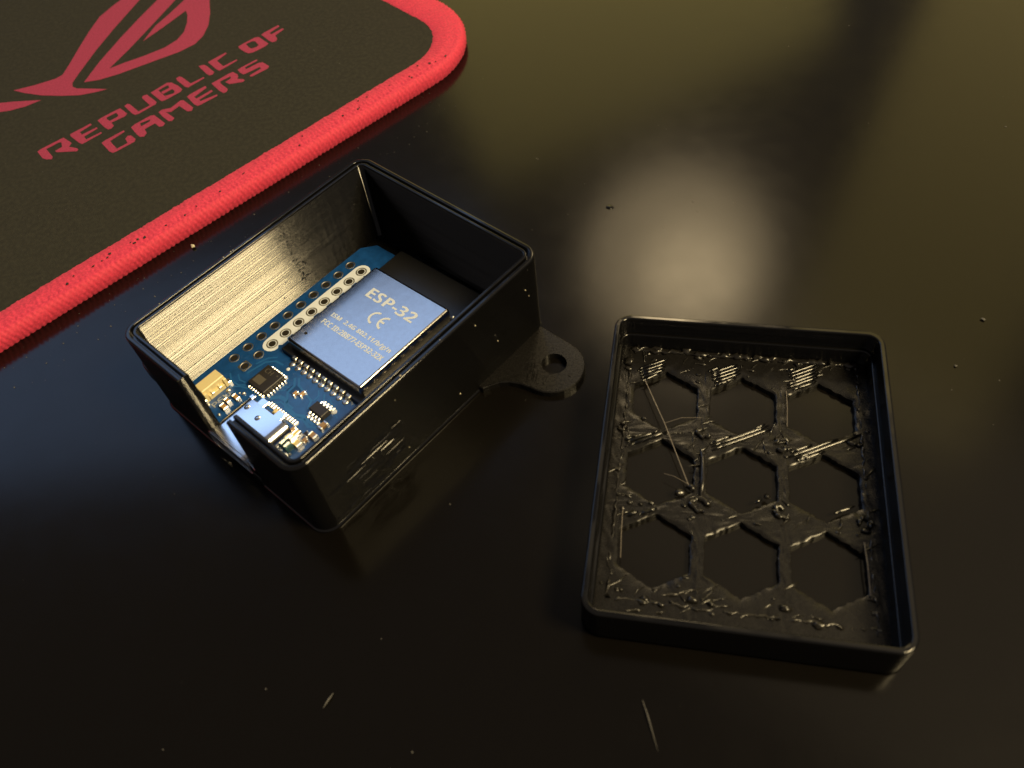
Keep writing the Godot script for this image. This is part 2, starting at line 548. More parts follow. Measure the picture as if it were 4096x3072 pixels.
func mouse_pad() -> void:
	var pad := thing("mouse_pad", "dark cloth mouse pad with red stitched edge and red emblem", "mouse pad")
	# outline of the inner edge of the border, from the far right along the rounded corner to the far left
	var pin := 53.2
	var qin := -31.75
	var r := 12.5
	var line := []   # [p, q, normal p, normal q, border width]
	var y := -200.0
	while y < qin - r:
		line.append([pin, y, 1.0, 0.0, 5.4])
		y += 0.2 if y > -75.0 else 2.0
	for i in 100:
		var a := PI / 2 * i / 100.0
		line.append([pin - r + r * cos(a), qin - r + r * sin(a), cos(a), sin(a), lerpf(5.4, 4.2, i / 100.0)])
	var x := pin - r
	while x > -260.0:
		line.append([x, qin, 0.0, 1.0, 4.2])
		x -= 0.17 if x > -95.0 else 1.5
	# cloth
	var poly := PackedVector2Array()
	for i in range(0, line.size(), 6):
		poly.append(Vector2(line[i][0], line[i][1]))
	poly.append(Vector2(-260, qin))
	poly.append(Vector2(-260, -200))
	var st := mb()
	var flatp := PackedVector2Array()
	for v in poly:
		var w := pad_point(v.x, v.y, 0)
		flatp.append(Vector2(w.x, w.z))
	prism(st, flatp, 0.05, 2.4)
	obj("cloth", st, "pad_cloth", pad)
	# stitched border: a bead of thread, one ridge for each stitch
	var prof := []
	for k in 15:
		var t := k / 14.0
		var px: float
		var py: float
		if t < 0.5:
			var a := t / 0.5
			px = lerpf(-0.35, 0.72, a)
			py = 2.42 + 0.62 * sin(minf(1.0, a * 1.25) * PI / 2) - 0.12 * maxf(0.0, a - 0.75) / 0.25
		else:
			var a := (t - 0.5) / 0.5
			px = 0.72 + 0.28 * sin(a * PI * 0.72) / 1.0
			py = 2.92 * cos(a * PI / 2) + 0.05
		prof.append(Vector2(px, py))
	var rows := []
	var s := 0.0
	for i in line.size():
		var l = line[i]
		if i > 0:
			s += Vector2(l[0], l[1]).distance_to(Vector2(line[i - 1][0], line[i - 1][1]))
		var row := []
		for k in 15:
			var t := k / 14.0
			var pitch := 0.8
			var lap := absf(sin(PI * (s / pitch + t * 0.8)))
			var lump := 0.05 * lap if t < 0.45 else 0.34 * pow(absf(sin(PI * (s / pitch * 0.9 + t * 3.2))), 0.8) * (0.6 + 0.4 * absf(sin(t * 22.0)))
			if t < 0.45:
				lump += 0.16 * wob.get_noise_2d(s * 0.35, k * 0.5) + 0.05 * wob.get_noise_2d(s * 2.4, k * 1.5)
			lump += 0.12 * wob.get_noise_2d(s * 1.7 + 40.0, k * 2.9)
			lump -= 0.22 * exp(-pow((t - 0.5) / 0.06, 2.0))
			if k == 0:
				lump = -0.2
			var e0: Vector2 = prof[maxi(k - 1, 0)]
			var e1: Vector2 = prof[mini(k + 1, 14)]
			var w: float = l[4]
			var tang := Vector2((e1.x - e0.x) * w, e1.y - e0.y).normalized()
			var nn := Vector2(-tang.y, tang.x)
			var off := Vector2(prof[k].x * w, prof[k].y) + nn * lump
			row.append(pad_point(l[0] + l[2] * off.x, l[1] + l[3] * off.x, maxf(off.y, 0.02)))
		rows.append(row)
	var sb := mb(true)
	for i in rows.size() - 1:
		for k in 14:
			quad(sb, rows[i][k], rows[i + 1][k], rows[i + 1][k + 1], rows[i][k + 1])
	obj("stitched_edge", sb, "red_thread", pad)
	# print
	var glyphs := [
		["R", [[-15.08, -68.27, -14.27, -68.45, -10.36, -67.95, -9.86, -67.84, -9.83, -65.09, -10.75, -64.53, -10.11, -62.81, -10.14, -62.25, -10.60, -62.04, -13.00, -65.04, -12.99, -65.63, -11.54, -65.58, -10.87, -66.94, -11.11, -67.30, -13.65, -67.62, -14.16, -64.50, -14.62, -63.96, -15.28, -64.79, -15.52, -65.70]]],
		["E", [[-8.59, -67.65, -7.87, -67.65, -4.38, -67.28, -4.49, -66.75, -7.06, -66.72, -7.29, -65.63, -4.32, -65.21, -4.51, -64.76, -7.37, -64.80, -7.60, -63.64, -4.66, -63.21, -4.78, -62.78, -7.80, -63.00, -8.85, -63.11, -8.96, -64.03, -8.82, -67.04]]],
		["P", [[-3.08, -66.93, -2.18, -67.06, 1.21, -66.69, 0.40, -66.03, -1.54, -66.30, -1.79, -65.57, -1.72, -64.74, -2.14, -62.82, -2.88, -62.48, -3.44, -62.76, -3.47, -63.88], [1.21, -66.69, 1.71, -66.52, 1.54, -63.96, 0.82, -63.55, -1.93, -64.07, -1.72, -64.74, -0.15, -64.61, 0.27, -64.91, 0.40, -66.03]]],
		["U", [[2.61, -66.50, 3.42, -66.55, 3.56, -65.96, 3.22, -62.58, 5.67, -62.32, 6.16, -65.79, 6.67, -66.20, 7.36, -65.83, 7.05, -62.17, 6.48, -61.69, 5.77, -61.80, 2.79, -61.93, 2.18, -62.28, 2.14, -63.25]]],
		["B", [[8.18, -65.76, 8.97, -65.76, 9.53, -65.31, 9.03, -61.76, 8.35, -61.24, 7.77, -61.54, 7.84, -62.77], [8.97, -65.76, 12.00, -65.76, 12.54, -65.15, 11.64, -64.83, 11.34, -65.05, 9.60, -65.12, 9.53, -65.31], [12.54, -65.15, 12.70, -63.11, 12.45, -61.31, 11.78, -60.94, 11.26, -62.11, 11.36, -63.15, 11.25, -63.90, 11.64, -64.83], [9.49, -64.11, 10.86, -64.02, 11.25, -63.90, 11.36, -63.15, 9.48, -63.30, 9.36, -63.48], [9.03, -61.76, 9.29, -62.46, 9.44, -62.23, 10.68, -61.62, 11.26, -62.11, 11.78, -60.94, 8.35, -61.24]]],
		["L", [[13.95, -65.44, 14.72, -65.49, 14.90, -64.83, 14.58, -61.47, 17.38, -61.06, 17.25, -60.66, 14.10, -60.81, 13.45, -60.80, 13.28, -61.45, 13.65, -64.68]]],
		["I", [[19.10, -65.05, 20.01, -64.59, 20.11, -63.84, 19.66, -60.67, 19.00, -60.24, 18.40, -60.54, 18.41, -61.55]]],
		["C", [[21.07, -64.56, 21.80, -64.52, 25.18, -64.27, 25.20, -63.81, 22.39, -63.40, 21.95, -60.71, 24.95, -60.33, 24.87, -59.94, 21.43, -60.04, 20.53, -60.17, 20.51, -61.24]]],
		["O", [[32.02, -63.44, 29.24, -63.71, 28.10, -63.70, 27.83, -63.24, 27.61, -61.41, 27.69, -59.98, 28.47, -59.43, 29.17, -60.75, 29.09, -61.53, 29.56, -63.22, 30.98, -62.81], [32.02, -63.44, 32.69, -62.95, 32.26, -59.26, 31.28, -59.02, 28.47, -59.43, 29.17, -60.75, 30.10, -60.39, 30.77, -60.46, 31.26, -62.28, 30.98, -62.81]]],
		["F", [[33.54, -63.12, 34.50, -63.21, 37.83, -62.87, 37.72, -62.34, 34.89, -62.15, 34.80, -61.38, 37.59, -61.16, 37.47, -60.65, 34.99, -60.41, 34.41, -59.06, 33.68, -58.61, 33.01, -58.99, 33.03, -60.08]]],
		["G", [[-6.47, -60.20, -5.60, -60.31, -1.87, -59.92, -1.96, -59.45, -5.19, -59.36, -5.42, -58.32, -5.75, -56.25, -3.58, -55.98, -3.15, -57.42, -2.36, -57.83, -1.93, -57.37, -2.03, -55.78, -2.60, -55.24, -6.28, -55.66, -6.91, -55.91, -7.02, -56.74]]],
		["A", [[-0.50, -59.51, 0.46, -59.71, 3.71, -59.46, 3.13, -58.50, 1.21, -59.15, 0.82, -58.11, 0.71, -56.85, 0.22, -55.46, -0.68, -55.02, -1.19, -55.59, -1.09, -56.84], [3.71, -59.46, 4.32, -59.00, 4.01, -55.03, 3.29, -54.66, 2.75, -55.09, 2.88, -56.70, 0.71, -56.85, 0.82, -58.11, 2.62, -57.98, 3.13, -58.50]]],
		["M", [[5.34, -59.06, 6.21, -59.11, 7.53, -58.12, 10.03, -58.54, 10.42, -58.11, 10.10, -54.53, 9.29, -53.94, 8.73, -54.47, 8.83, -57.30, 6.76, -57.03, 6.16, -57.85, 6.05, -54.93, 5.24, -54.53, 4.80, -55.03, 4.97, -57.11]]],
		["E", [[11.51, -58.48, 12.30, -58.60, 15.79, -58.30, 15.54, -57.65, 12.22, -57.18, 12.26, -56.36, 15.65, -56.15, 15.50, -55.60, 12.27, -55.59, 12.15, -55.00, 15.35, -54.04, 15.11, -53.63, 11.52, -54.06, 10.88, -54.26, 10.82, -55.25]]],
		["R", [[16.93, -57.93, 17.78, -57.85, 21.11, -57.65, 21.78, -57.45, 21.81, -55.97, 21.38, -55.21, 20.84, -54.83, 21.42, -53.66, 21.39, -53.20, 20.84, -53.03, 18.86, -54.74, 18.79, -55.93, 20.18, -56.02, 20.68, -56.67, 18.31, -57.04, 17.94, -56.22, 17.65, -53.70, 16.98, -53.15, 16.33, -53.35, 16.35, -54.67]]],
		["S", [[22.76, -57.19, 23.82, -57.24, 27.24, -56.82, 27.14, -56.38, 24.20, -56.65, 23.87, -55.92, 26.68, -55.49, 27.30, -54.97, 27.18, -52.82, 26.52, -52.43, 22.95, -52.95, 22.75, -53.34, 23.15, -53.62, 25.74, -53.48, 25.93, -54.23, 22.84, -54.82, 22.43, -55.04, 22.48, -55.97]]],
		["logo", [[24.81, -101.74, 22.34, -101.12, 18.12, -99.66, 13.71, -96.60, 9.03, -92.96, 4.33, -89.12, 1.33, -86.82, -0.28, -86.81, -4.01, -88.52, -7.56, -90.69, -6.66, -87.75, -5.06, -84.01, -2.77, -80.35, -0.54, -77.41, 1.89, -75.52, 3.80, -74.40, 1.85, -77.62, 0.36, -79.97, 0.20, -81.27, 0.96, -82.52, 3.43, -84.24, 10.14, -88.60, 17.47, -92.82, 27.21, -97.91, 32.01, -100.32, 30.49, -102.78], [2.44, -80.58, 8.34, -84.26, 16.32, -88.40, 22.86, -91.46, 29.46, -94.31, 34.02, -96.28, 36.28, -92.65, 31.70, -90.74, 21.06, -85.82, 14.67, -82.93, 8.05, -80.31, 11.12, -79.39, 14.96, -77.95, 19.06, -76.81, 22.39, -76.95, 25.05, -78.21, 27.53, -80.57, 29.52, -83.13, 30.41, -84.98, 23.93, -83.77, 18.10, -82.93, 22.95, -85.64, 27.50, -87.03, 32.81, -88.96, 37.01, -90.69, 38.62, -88.09, 35.94, -83.96, 32.75, -79.46, 29.63, -75.88, 26.39, -73.42, 23.61, -72.40, 19.95, -72.85, 14.07, -74.88, 8.29, -76.88, 4.75, -78.60], [-13.62, -90.91, -11.40, -89.04, -9.36, -86.85, -6.02, -82.73, -9.04, -83.54, -11.50, -84.93, -12.93, -86.22, -14.96, -88.38]]],
	]
	for g in glyphs:
		for piece in g[1]:
			if g[0] == "logo":
				var pl := mb()
				prism(pl, flat(piece), 2.39, 2.44)
				obj("emblem", pl, "red_print", pad)
		if g[0] != "logo":
			var pl := mb()
			for piece in g[1]:
				prism(pl, flat(piece), 2.39, 2.44)
			obj("letter", pl, "red_print", pad)
	var lint := mb()
	for i in 46:
		var pp := rng.randf_range(-75, 50)
		var c := pad_point(pp, qin + rng.randf_range(0.5, 3.0), 3.1)
		blob(lint, c, Vector3(rng.randf_range(0.08, 0.28), 0.12, rng.randf_range(0.08, 0.2)), 0.5)
	stuff(obj("lint", lint, "epoxy", pad))
	var fluff := mb()
	for i in 60:
		var c := pad_point(rng.randf_range(-80, 45), rng.randf_range(-95, qin - 2), 2.43)
		blob(fluff, c, Vector3(rng.randf_range(0.03, 0.08), 0.03, rng.randf_range(0.03, 0.1)), 0.5)
	stuff(obj("fluff", fluff, "dust_grey", pad))


# ---- the case

func case() -> void:
	var box := thing("electronics_case", "open black 3D-printed case with screw tabs, holding the blue board", "case")
	var u0 := -33.3
	var u1 := 9.67
	var v0 := -3.41
	var v1 := 31.32
	var gap0 := 9.7
	var gap1 := 19.4
	var ring := round_path(u0, u1, v0, v1, 2.3, 0.8)
	# start the run at the opening in the wall at u0
	var path := []
	var start := 0
	for i in ring.size():
		if absf(ring[i][0].x - u0) < 0.01 and ring[i][0].y > gap1 and (ring[i][0].y < ring[start][0].y or ring[start][0].y <= gap1 or absf(ring[start][0].x - u0) > 0.01):
			start = i
	path.append([Vector2(u0, gap1), Vector2(-1, 0)])
	for k in ring.size():
		var q = ring[(start + k) % ring.size()]
		if absf(q[0].x - u0) < 0.01 and q[0].y > gap0 - 0.05 and q[0].y < gap1 + 0.05:
			continue
		path.append(q)
	path.append([Vector2(u0, gap0), Vector2(-1, 0)])
	var strips := []
	strips.append([[0.12, 0.0, 0.7, -0.7], [-0.2, 0.1, 0.95, -0.3], [-0.26, 0.2, 0.97, 0.25], [-0.22, 0.32, 0.8, 0.6], [-0.02, 0.5, 0.62, 0.78]])
	var skin := obj("outer_face", sweep(path, layers(0.5, 14.5, 0.0, 1.0), false, 0.005, 0.022), "plastic_dull", box)
	strips.append(bend(Vector2(0.26, 14.54), 0.3, -0.2, PI / 2, 6))
	strips.append(face(0.26, 14.84, 0.5, 14.84, 0.0, 1.0))
	strips.append(bend(Vector2(0.5, 14.72), 0.12, PI / 2, PI, 3))
	strips.append(face(0.62, 14.72, 0.62, 14.25, -1.0, 0.0))
	strips.append(face(0.62, 14.25, 0.98, 14.25, 0.0, 1.0))
	strips.append(face(0.98, 14.25, 0.98, 14.7, 1.0, 0.0))
	strips.append(bend(Vector2(1.12, 14.7), 0.14, 0.0, PI / 2, 3))
	strips.append(face(1.12, 14.84, 1.32, 14.84, 0.0, 1.0))
	strips.append(bend(Vector2(1.32, 14.66), 0.18, PI / 2, PI, 4))
	strips.append_array(sagged(0.9, 14.6, 1.5, 0.2))
	var wall := obj("wall", sweep(path, strips, false, 0.005, 0.022), "plastic", box)
	wall.set_meta("label", "ridged printed wall with grooved rim and cable opening")
	# jambs of the opening and the sill
	var jamb := mb(true)
	for z in [gap0, gap1]:
		var d := flat([-0.04, 0.0, 0.0, 14.6, 0.06, 14.78, 0.2, 14.84, 0.5, 14.84, 0.62, 14.7, 0.62, 14.25, 0.98, 14.25, 0.98, 14.7, 1.12, 14.84, 1.32, 14.84, 1.5, 14.66, 1.52, 0.9])
		var ix := Geometry2D.triangulate_polygon(d)
		for k in range(0, ix.size(), 3):
			tri3(jamb, Vector3(u0 + d[ix[k]].x, d[ix[k]].y, z), Vector3(u0 + d[ix[k + 1]].x, d[ix[k + 1]].y, z), Vector3(u0 + d[ix[k + 2]].x, d[ix[k + 2]].y, z))
	for i in 72:
		var y := 0.6 + i * 0.2
		tube(jamb, [Vector3(u0 - 0.02, y, gap0 + 0.02), Vector3(u0 + 0.7, y, gap0 + 0.05), Vector3(u0 + 1.5, y, gap0 + 0.02)], 0.115, 12, 0.2)
	obj("opening_edge", jamb, "plastic", box)
	var sill := mb()
	prism(sill, rect(u0 + 0.75, (gap0 + gap1) / 2, 1.5, gap1 - gap0), 0.0, 1.6, 0.08)
	obj("sill", sill, "plastic", box)
	var fl := mb()
	var inner := PackedVector2Array()
	for q in round_path(u0 + 1.2, u1 - 1.2, v0 + 1.2, v1 - 1.2, 1.0, 60.0, 4):
		inner.append(q[0])
	prism(fl, inner, 0.02, 0.45)
	obj("floor", fl, "plastic_floor", box)
	# two screw tabs, each with a hole
	for side in [0, 1]:
		ear(box, side == 1, u0 + u1, v0 + v1)
	# scuffs: strands and bumps left by the printer on the outside of the near wall
	var sc := mb()
	for i in 54:
		var u := rng.randfn(-25.0, 3.4)
		var y := rng.randf_range(1.2, 9.0)
		var len := rng.randf_range(0.6, 5.0)
		var half := rng.randf_range(0.03, 0.1)
		var slant := deg_to_rad(rng.randf_range(41.0, 51.0))
		var pts := []
		for k in 7:
			var t := k / 6.0
			var w := half * (0.25 + 0.75 * sin(PI * t)) * (1.0 + 0.6 * wob.get_noise_2d(u * 3.0 + t * 4.0, y * 5.0))
			var c := Vector3(u + len * t, y + 0.02 * rng.randf(), v1 + 0.05 + half * 0.7)
			pts.append([c + Vector3(0, w * sin(PI / 2 - slant), -w * cos(PI / 2 - slant)), c - Vector3(0, w * sin(PI / 2 - slant), -w * cos(PI / 2 - slant)), c - Vector3(0, w * 2.0, half * 0.9)])
		for k in 6:
			quad(sc, pts[k][0], pts[k + 1][0], pts[k + 1][1], pts[k][1])
			quad(sc, pts[k][1], pts[k + 1][1], pts[k + 1][2], pts[k][2])
	for i in 10:
		blob(sc, Vector3(rng.randf_range(-32, 8), rng.randf_range(1, 14), v1 + 0.04), Vector3(0.07, 0.06, 0.06), 0.4)
	stuff(obj("surface_strands", sc, "plastic", box))
	# the rough seam on the far inside wall
	var seam := mb()
	for i in 90:
		var y := rng.randf_range(2.2, 14.2)
		var c := Vector3(-7.6 + (14.0 - y) * 0.05 + rng.randfn(0, 0.45), y, v0 + 1.5 + 0.03)
		blob(seam, c, Vector3(rng.randf_range(0.05, 0.22), rng.randf_range(0.04, 0.12), 0.07), 0.5)
	for i in 70:
		var c := Vector3(rng.randf_range(-31, 7), rng.randf_range(2.2, 14.2), v0 + 1.5 + 0.02)
		blob(seam, c, Vector3(rng.randf_range(0.04, 0.16), 0.06, 0.05), 0.5)
	stuff(obj("seam", seam, "plastic", box))
	var fleck := mb()
	for i in 7:
		blob(fleck, Vector3(rng.randf_range(-30, 8), rng.randf_range(2, 14), v1 + 0.07), Vector3.ONE * rng.randf_range(0.05, 0.1), 0.4)
		blob(fleck, Vector3(rng.randf_range(-28, 9), 14.86, [v0 + 0.35, v1 - 0.35][i % 2]), Vector3.ONE * rng.randf_range(0.04, 0.08), 0.4)
	stuff(obj("dust", fleck, "dust_pale", box))


func ear(box: Node3D, turned: bool, su: float, sv: float) -> void:
	var c := Vector2(4.3, 37.05)
	var out := PackedVector2Array()
	var raw := [Vector2(7.9, 30.6), Vector2(7.9, 34.0)]
	for i in 15:
		var a := lerpf(0.0, PI * 0.93, i / 14.0)
		raw.append(Vector2(3.3, 37.5) + Vector2(4.6 * cos(a), 4.6 * sin(a)))
	raw.append_array([Vector2(-1.35, 37.4), Vector2(-1.75, 35.9), Vector2(-2.4, 34.6), Vector2(-3.3, 33.6), Vector2(-4.5, 32.9), Vector2(-5.4, 32.5), Vector2(-5.6, 30.6), Vector2(0.0, 30.6)])
	for p in raw:
		out.append(p + Vector2(0.55, -0.5))
	out = ccw(out)
	var top := inset(out, 0.14)
	var st := mb()
	var y := 1.05
	var place := func(p: Vector2, h: float) -> Vector3:
		return Vector3(su - p.x, h, sv - p.y) if turned else Vector3(p.x, h, p.y)
	for i in out.size():
		var j := (i + 1) % out.size()
		quad(st, place.call(out[i], 0.0), place.call(out[j], 0.0), place.call(out[j], y - 0.14), place.call(out[i], y - 0.14))
		quad(st, place.call(out[i], y - 0.14), place.call(out[j], y - 0.14), place.call(top[j], y), place.call(top[i], y))
		for s in 6:
			var a0 := top[i].lerp(top[j], s / 6.0)
			var a1 := top[i].lerp(top[j], (s + 1) / 6.0)
			var h0 := c + (a0 - c).normalized() * 1.75
			var h1 := c + (a1 - c).normalized() * 1.75
			quad(st, place.call(a0, y), place.call(a1, y), place.call(h1, y), place.call(h0, y))
			quad(st, place.call(h0, y), place.call(h1, y), place.call(h1, 0.0), place.call(h0, 0.0))
	obj("screw_tab", st, "plastic_floor", box)
	var sc := mb()
	for i in 9:
		var p := Vector2(rng.randf_range(-1.0, 7.0), rng.randf_range(32.0, 41.0))
		if p.distance_to(c) < 2.1 or p.distance_to(c) > 4.2:
			continue
		blob(sc, place.call(p, y), Vector3(rng.randf_range(0.1, 0.4), 0.07, rng.randf_range(0.08, 0.25)), 0.5)
	for i in 9:
		var p := Vector2(rng.randf_range(-0.5, 1.4), 34.6 + i * 0.3)
		tube(sc, [place.call(p, y), place.call(p + Vector2(0.9, -0.5), y + 0.04), place.call(p + Vector2(1.7, -1.0), y)], 0.1, 5, 0.5, true)
	stuff(obj("tab_strands", sc, "plastic_floor", box))


# ---- the board

func circuit_board() -> void:
	var pcb := thing("circuit_board", "blue microcontroller board with silver radio module and USB socket", "circuit board")
	# it leans a little: the side away from the pad sits higher
	var lean := deg_to_rad(-2.5)
	pcb.transform = Transform3D(Basis(Vector3.RIGHT, lean), Vector3(0, 2.0 - 2.0 * cos(lean) + 10.0 * sin(lean), 10.0 - 10.0 * cos(lean) - 2.0 * sin(lean)) * MM)
	var top := 2.0
	var st := mb()
	prism(st, flat([-31.3, 1.0, -30.0, -1.6, 3.6, -1.6, 5.6, 0.2, 5.6, 29.5, -29.5, 29.5, -31.3, 27.7]), 0.95, top, 0.03)
	obj("board", st, "board_blue", pcb)
	# plated holes of the two header rows
	for row in 2:
		for i in 10:
			var c := Vector2(-2.54 * i, 2.54 * row)
			var square := row == 1 and i == 9
			var h := mb(false)
			var big := 0.8 if row == 0 or i > 7 else 0.88
			var hole := 0.6
			var n := 28
			for k in n:
				var a0 := TAU * k / n
				var a1 := TAU * (k + 1) / n
				var p0 := Vector2(cos(a0), sin(a0))
				var p1 := Vector2(cos(a1), sin(a1))
				var o0 := p0 * big
				var o1 := p1 * big
				if square:
					o0 = p0 * 0.8 / maxf(absf(p0.x), absf(p0.y))
					o1 = p1 * 0.8 / maxf(absf(p1.x), absf(p1.y))
				var m0 := p0 * (hole + 0.1)
				var m1 := p1 * (hole + 0.1)
				var yt := top + 0.045
				quad(h, vc(c + o0, top - 0.1), vc(c + o1, top - 0.1), vc(c + o1, yt - 0.02), vc(c + o0, yt - 0.02))
				quad(h, vc(c + o0, yt - 0.02), vc(c + o1, yt - 0.02), vc(c + m1, yt), vc(c + m0, yt))
				quad(h, vc(c + m0, yt), vc(c + m1, yt), vc(c + p1 * hole, yt - 0.06), vc(c + p0 * hole, yt - 0.06))
				quad(h, vc(c + p0 * hole, yt - 0.06), vc(c + p1 * hole, yt - 0.06), vc(c + p1 * hole * 0.9, top + 0.003), vc(c + p0 * hole * 0.9, top + 0.003))
			var pad := obj("plated_hole", h, "tin", pcb)
			var d := mb()
			prism(d, disc(c.x, c.y, hole * 0.93, 20), top, top + (0.012 if row == 0 or i > 7 else 0.033))
			obj("bore", d, "hole", pad)
	# white printed strip round eight of the holes
	var strip := PackedVector2Array()
	for i in 9:
		var a := -PI / 2 + PI * i / 8.0
		strip.append(Vector2(0.05 + 1.38 * cos(a), 2.54 + 1.38 * sin(a)))
	for i in 7:
		var u := -2.54 * i - 0.85
		strip.append_array(flat([u + 0.42, 3.5, u + 0.1, 3.93, u - 0.94, 3.93, u - 1.26, 3.5]))
	for i in 9:
		var a := PI / 2 + PI * i / 8.0
		strip.append(Vector2(-17.83 + 1.38 * cos(a), 2.54 + 1.38 * sin(a)))
	var ss := mb()
	prism(ss, strip, top, top + 0.025)
	obj("white_strip", ss, "silk", pcb)
	# copper runs under the lacquer
	var runs := [
		[-20.0, 10.4, -20.9, 11.4, -22.2, 11.5, -23.6, 13.0, -23.6, 14.2], [-19.6, 10.9, -20.5, 11.9, -21.2, 15.4, -22.6, 16.2], [-19.4, 14.9, -20.0, 15.6, -21.0, 15.7],
		[-19.4, 16.1, -20.2, 16.9, -20.2, 18.2, -21.0, 20.6], [-19.5, 17.4, -20.1, 18.6, -20.1, 20.0], [-24.2, 10.4, -23.4, 11.2, -23.2, 12.4, -24.0, 13.4, -24.2, 15.4, -23.6, 16.6, -23.6, 18.6],
		[-24.5, 11.5, -23.9, 12.0, -23.9, 13.0], [-24.3, 16.0, -23.9, 17.0, -24.3, 18.4, -23.8, 19.4], [-25.8, 0.4, -26.4, 1.4, -26.4, 4.0, -25.6, 5.0, -25.2, 6.2], [-25.0, 1.9, -25.7, 3.1, -25.6, 4.6, -25.0, 5.4],
		[-24.4, 3.0, -24.9, 4.0, -24.7, 5.0], [-23.4, 3.9, -20.6, 4.5, -19.6, 5.6, -19.4, 7.0], [-21.6, 3.6, -19.9, 4.2, -19.0, 5.2], [-22.9, 10.1, -22.2, 10.9], [-21.9, 10.2, -21.5, 11.0],
	]
	for k in runs.size():
		var t := mb()
		var pts := flat(runs[k])
		var wid: float = [0.34, 0.3, 0.22, 0.26, 0.22, 0.62, 0.25, 0.4, 0.22, 0.22, 0.2, 0.3, 0.24, 0.2, 0.2][k]
		for i in pts.size() - 1:
			var d := (pts[i + 1] - pts[i]).normalized()
			var s := Vector2(-d.y, d.x) * wid / 2
			var ya := top + 0.012 + 0.002 * (i % 2)
			var e := d * wid * 0.3
			quad(t, vc(pts[i] - e + s, ya), vc(pts[i + 1] + e + s, ya), vc(pts[i + 1] + e - s, ya), vc(pts[i] - e - s, ya))
		obj("copper_run", t, "trace_blue", pcb)
	block("copper_patch", "dark_blue", pcb, -21.4, 12.0, 1.5, 1.9, top, top + 0.01, 0.0)
	radio_module(pcb, top)
	usb_socket(pcb, top)
	serial_chip(pcb, top)
	battery_socket(pcb, top)
	small_chip(pcb, top)
	# small parts with two bright ends: [u, v, length, width, height, along v, body, turn]
	for k in [[-28.35, 5.87, 1.0, 0.55, 0.55, 1, "tan"], [-29.3, 6.35, 1.25, 0.7, 0.6, 1, "tan"], [-27.2, 6.3, 1.2, 0.6, 0.5, 1, "tan"], [-23.05, 20.15, 1.3, 0.72, 0.5, 0, "tan"],
			[-28.3, 17.9, 1.5, 0.75, 0.6, 0, "amber"], [-26.4, 18.2, 0.8, 1.7, 0.6, 1, "amber"], [-27.1, 19.6, 1.2, 0.9, 0.7, 1, "amber"], [-25.3, 19.4, 0.8, 0.8, 0.4, 0, "epoxy"], [-26.1, 19.9, 0.7, 0.6, 0.4, 0, "tan"],
			[-21.75, 12.75, 0.9, 0.45, 0.4, 0, "tan"], [-21.2, 13.6, 1.0, 0.45, 0.4, 0, "tan"], [-25.0, 20.4, 1.2, 0.8, 0.7, 1, "tan"], [-25.9, 17.2, 0.9, 0.45, 0.4, 0, "tan"]]:
		chip_part(pcb, k, top)
	block("indicator_lamp", "teal", pcb, -28.15, 19.1, 1.1, 0.95, top, top + 0.85, 0.12, 0.1)
	var dots := [[-26.08, 6.64, 0.3], [-30.5, 6.72, 0.26], [-30.4, 4.05, 0.32], [-27.05, 4.35, 0.36], [-28.75, 19.9, 0.24], [-27.35, 6.95, 0.28], [-26.4, 6.0, 0.16]]
	for d in dots:
		var b := mb(true)
		blob(b, Vector3(d[0], top + 0.08, d[1]), Vector3(d[2], d[2] * 0.9, d[2] * 0.9), 0.15)
		obj("solder_joint", b, "solder", pcb)
	letters("lettering", "PSU", "faint_silk", pcb, Vector3(-30.1, top, 5.15), 0.95, 2.9, Basis(Vector3(1, 0, 0), Vector3(0, 0, -1), Vector3(0, 1, 0)))
	var corner := mb()
	prism(corner, disc(-26.6, 1.5, 0.75, 20), top, top + 0.014)
	obj("mounting_hole", corner, "hole", pcb)


func vc(p: Vector2, y: float) -> Vector3:
	return Vector3(p.x, y, p.y)


func chip_part(pcb: Node3D, k: Array, top: float) -> void:
	var along: bool = k[5] == 1
	var lx: float = k[3] if along else k[2]
	var lz: float = k[2] if along else k[3]
	var body := block("chip_component", k[6], pcb, k[0], k[1], lx * (1.0 if along else 0.6), lz * (0.6 if along else 1.0), top, top + k[4] * 0.96, 0.04)
	for s in [-1, 1]:
		var d: float = k[2] * 0.39 * s
		block("terminal", "solder", body, k[0] + (0.0 if along else d), k[1] + (d if along else 0.0), lx * (1.05 if along else 0.24), lz * (0.24 if along else 1.05), top, top + k[4], 0.08)


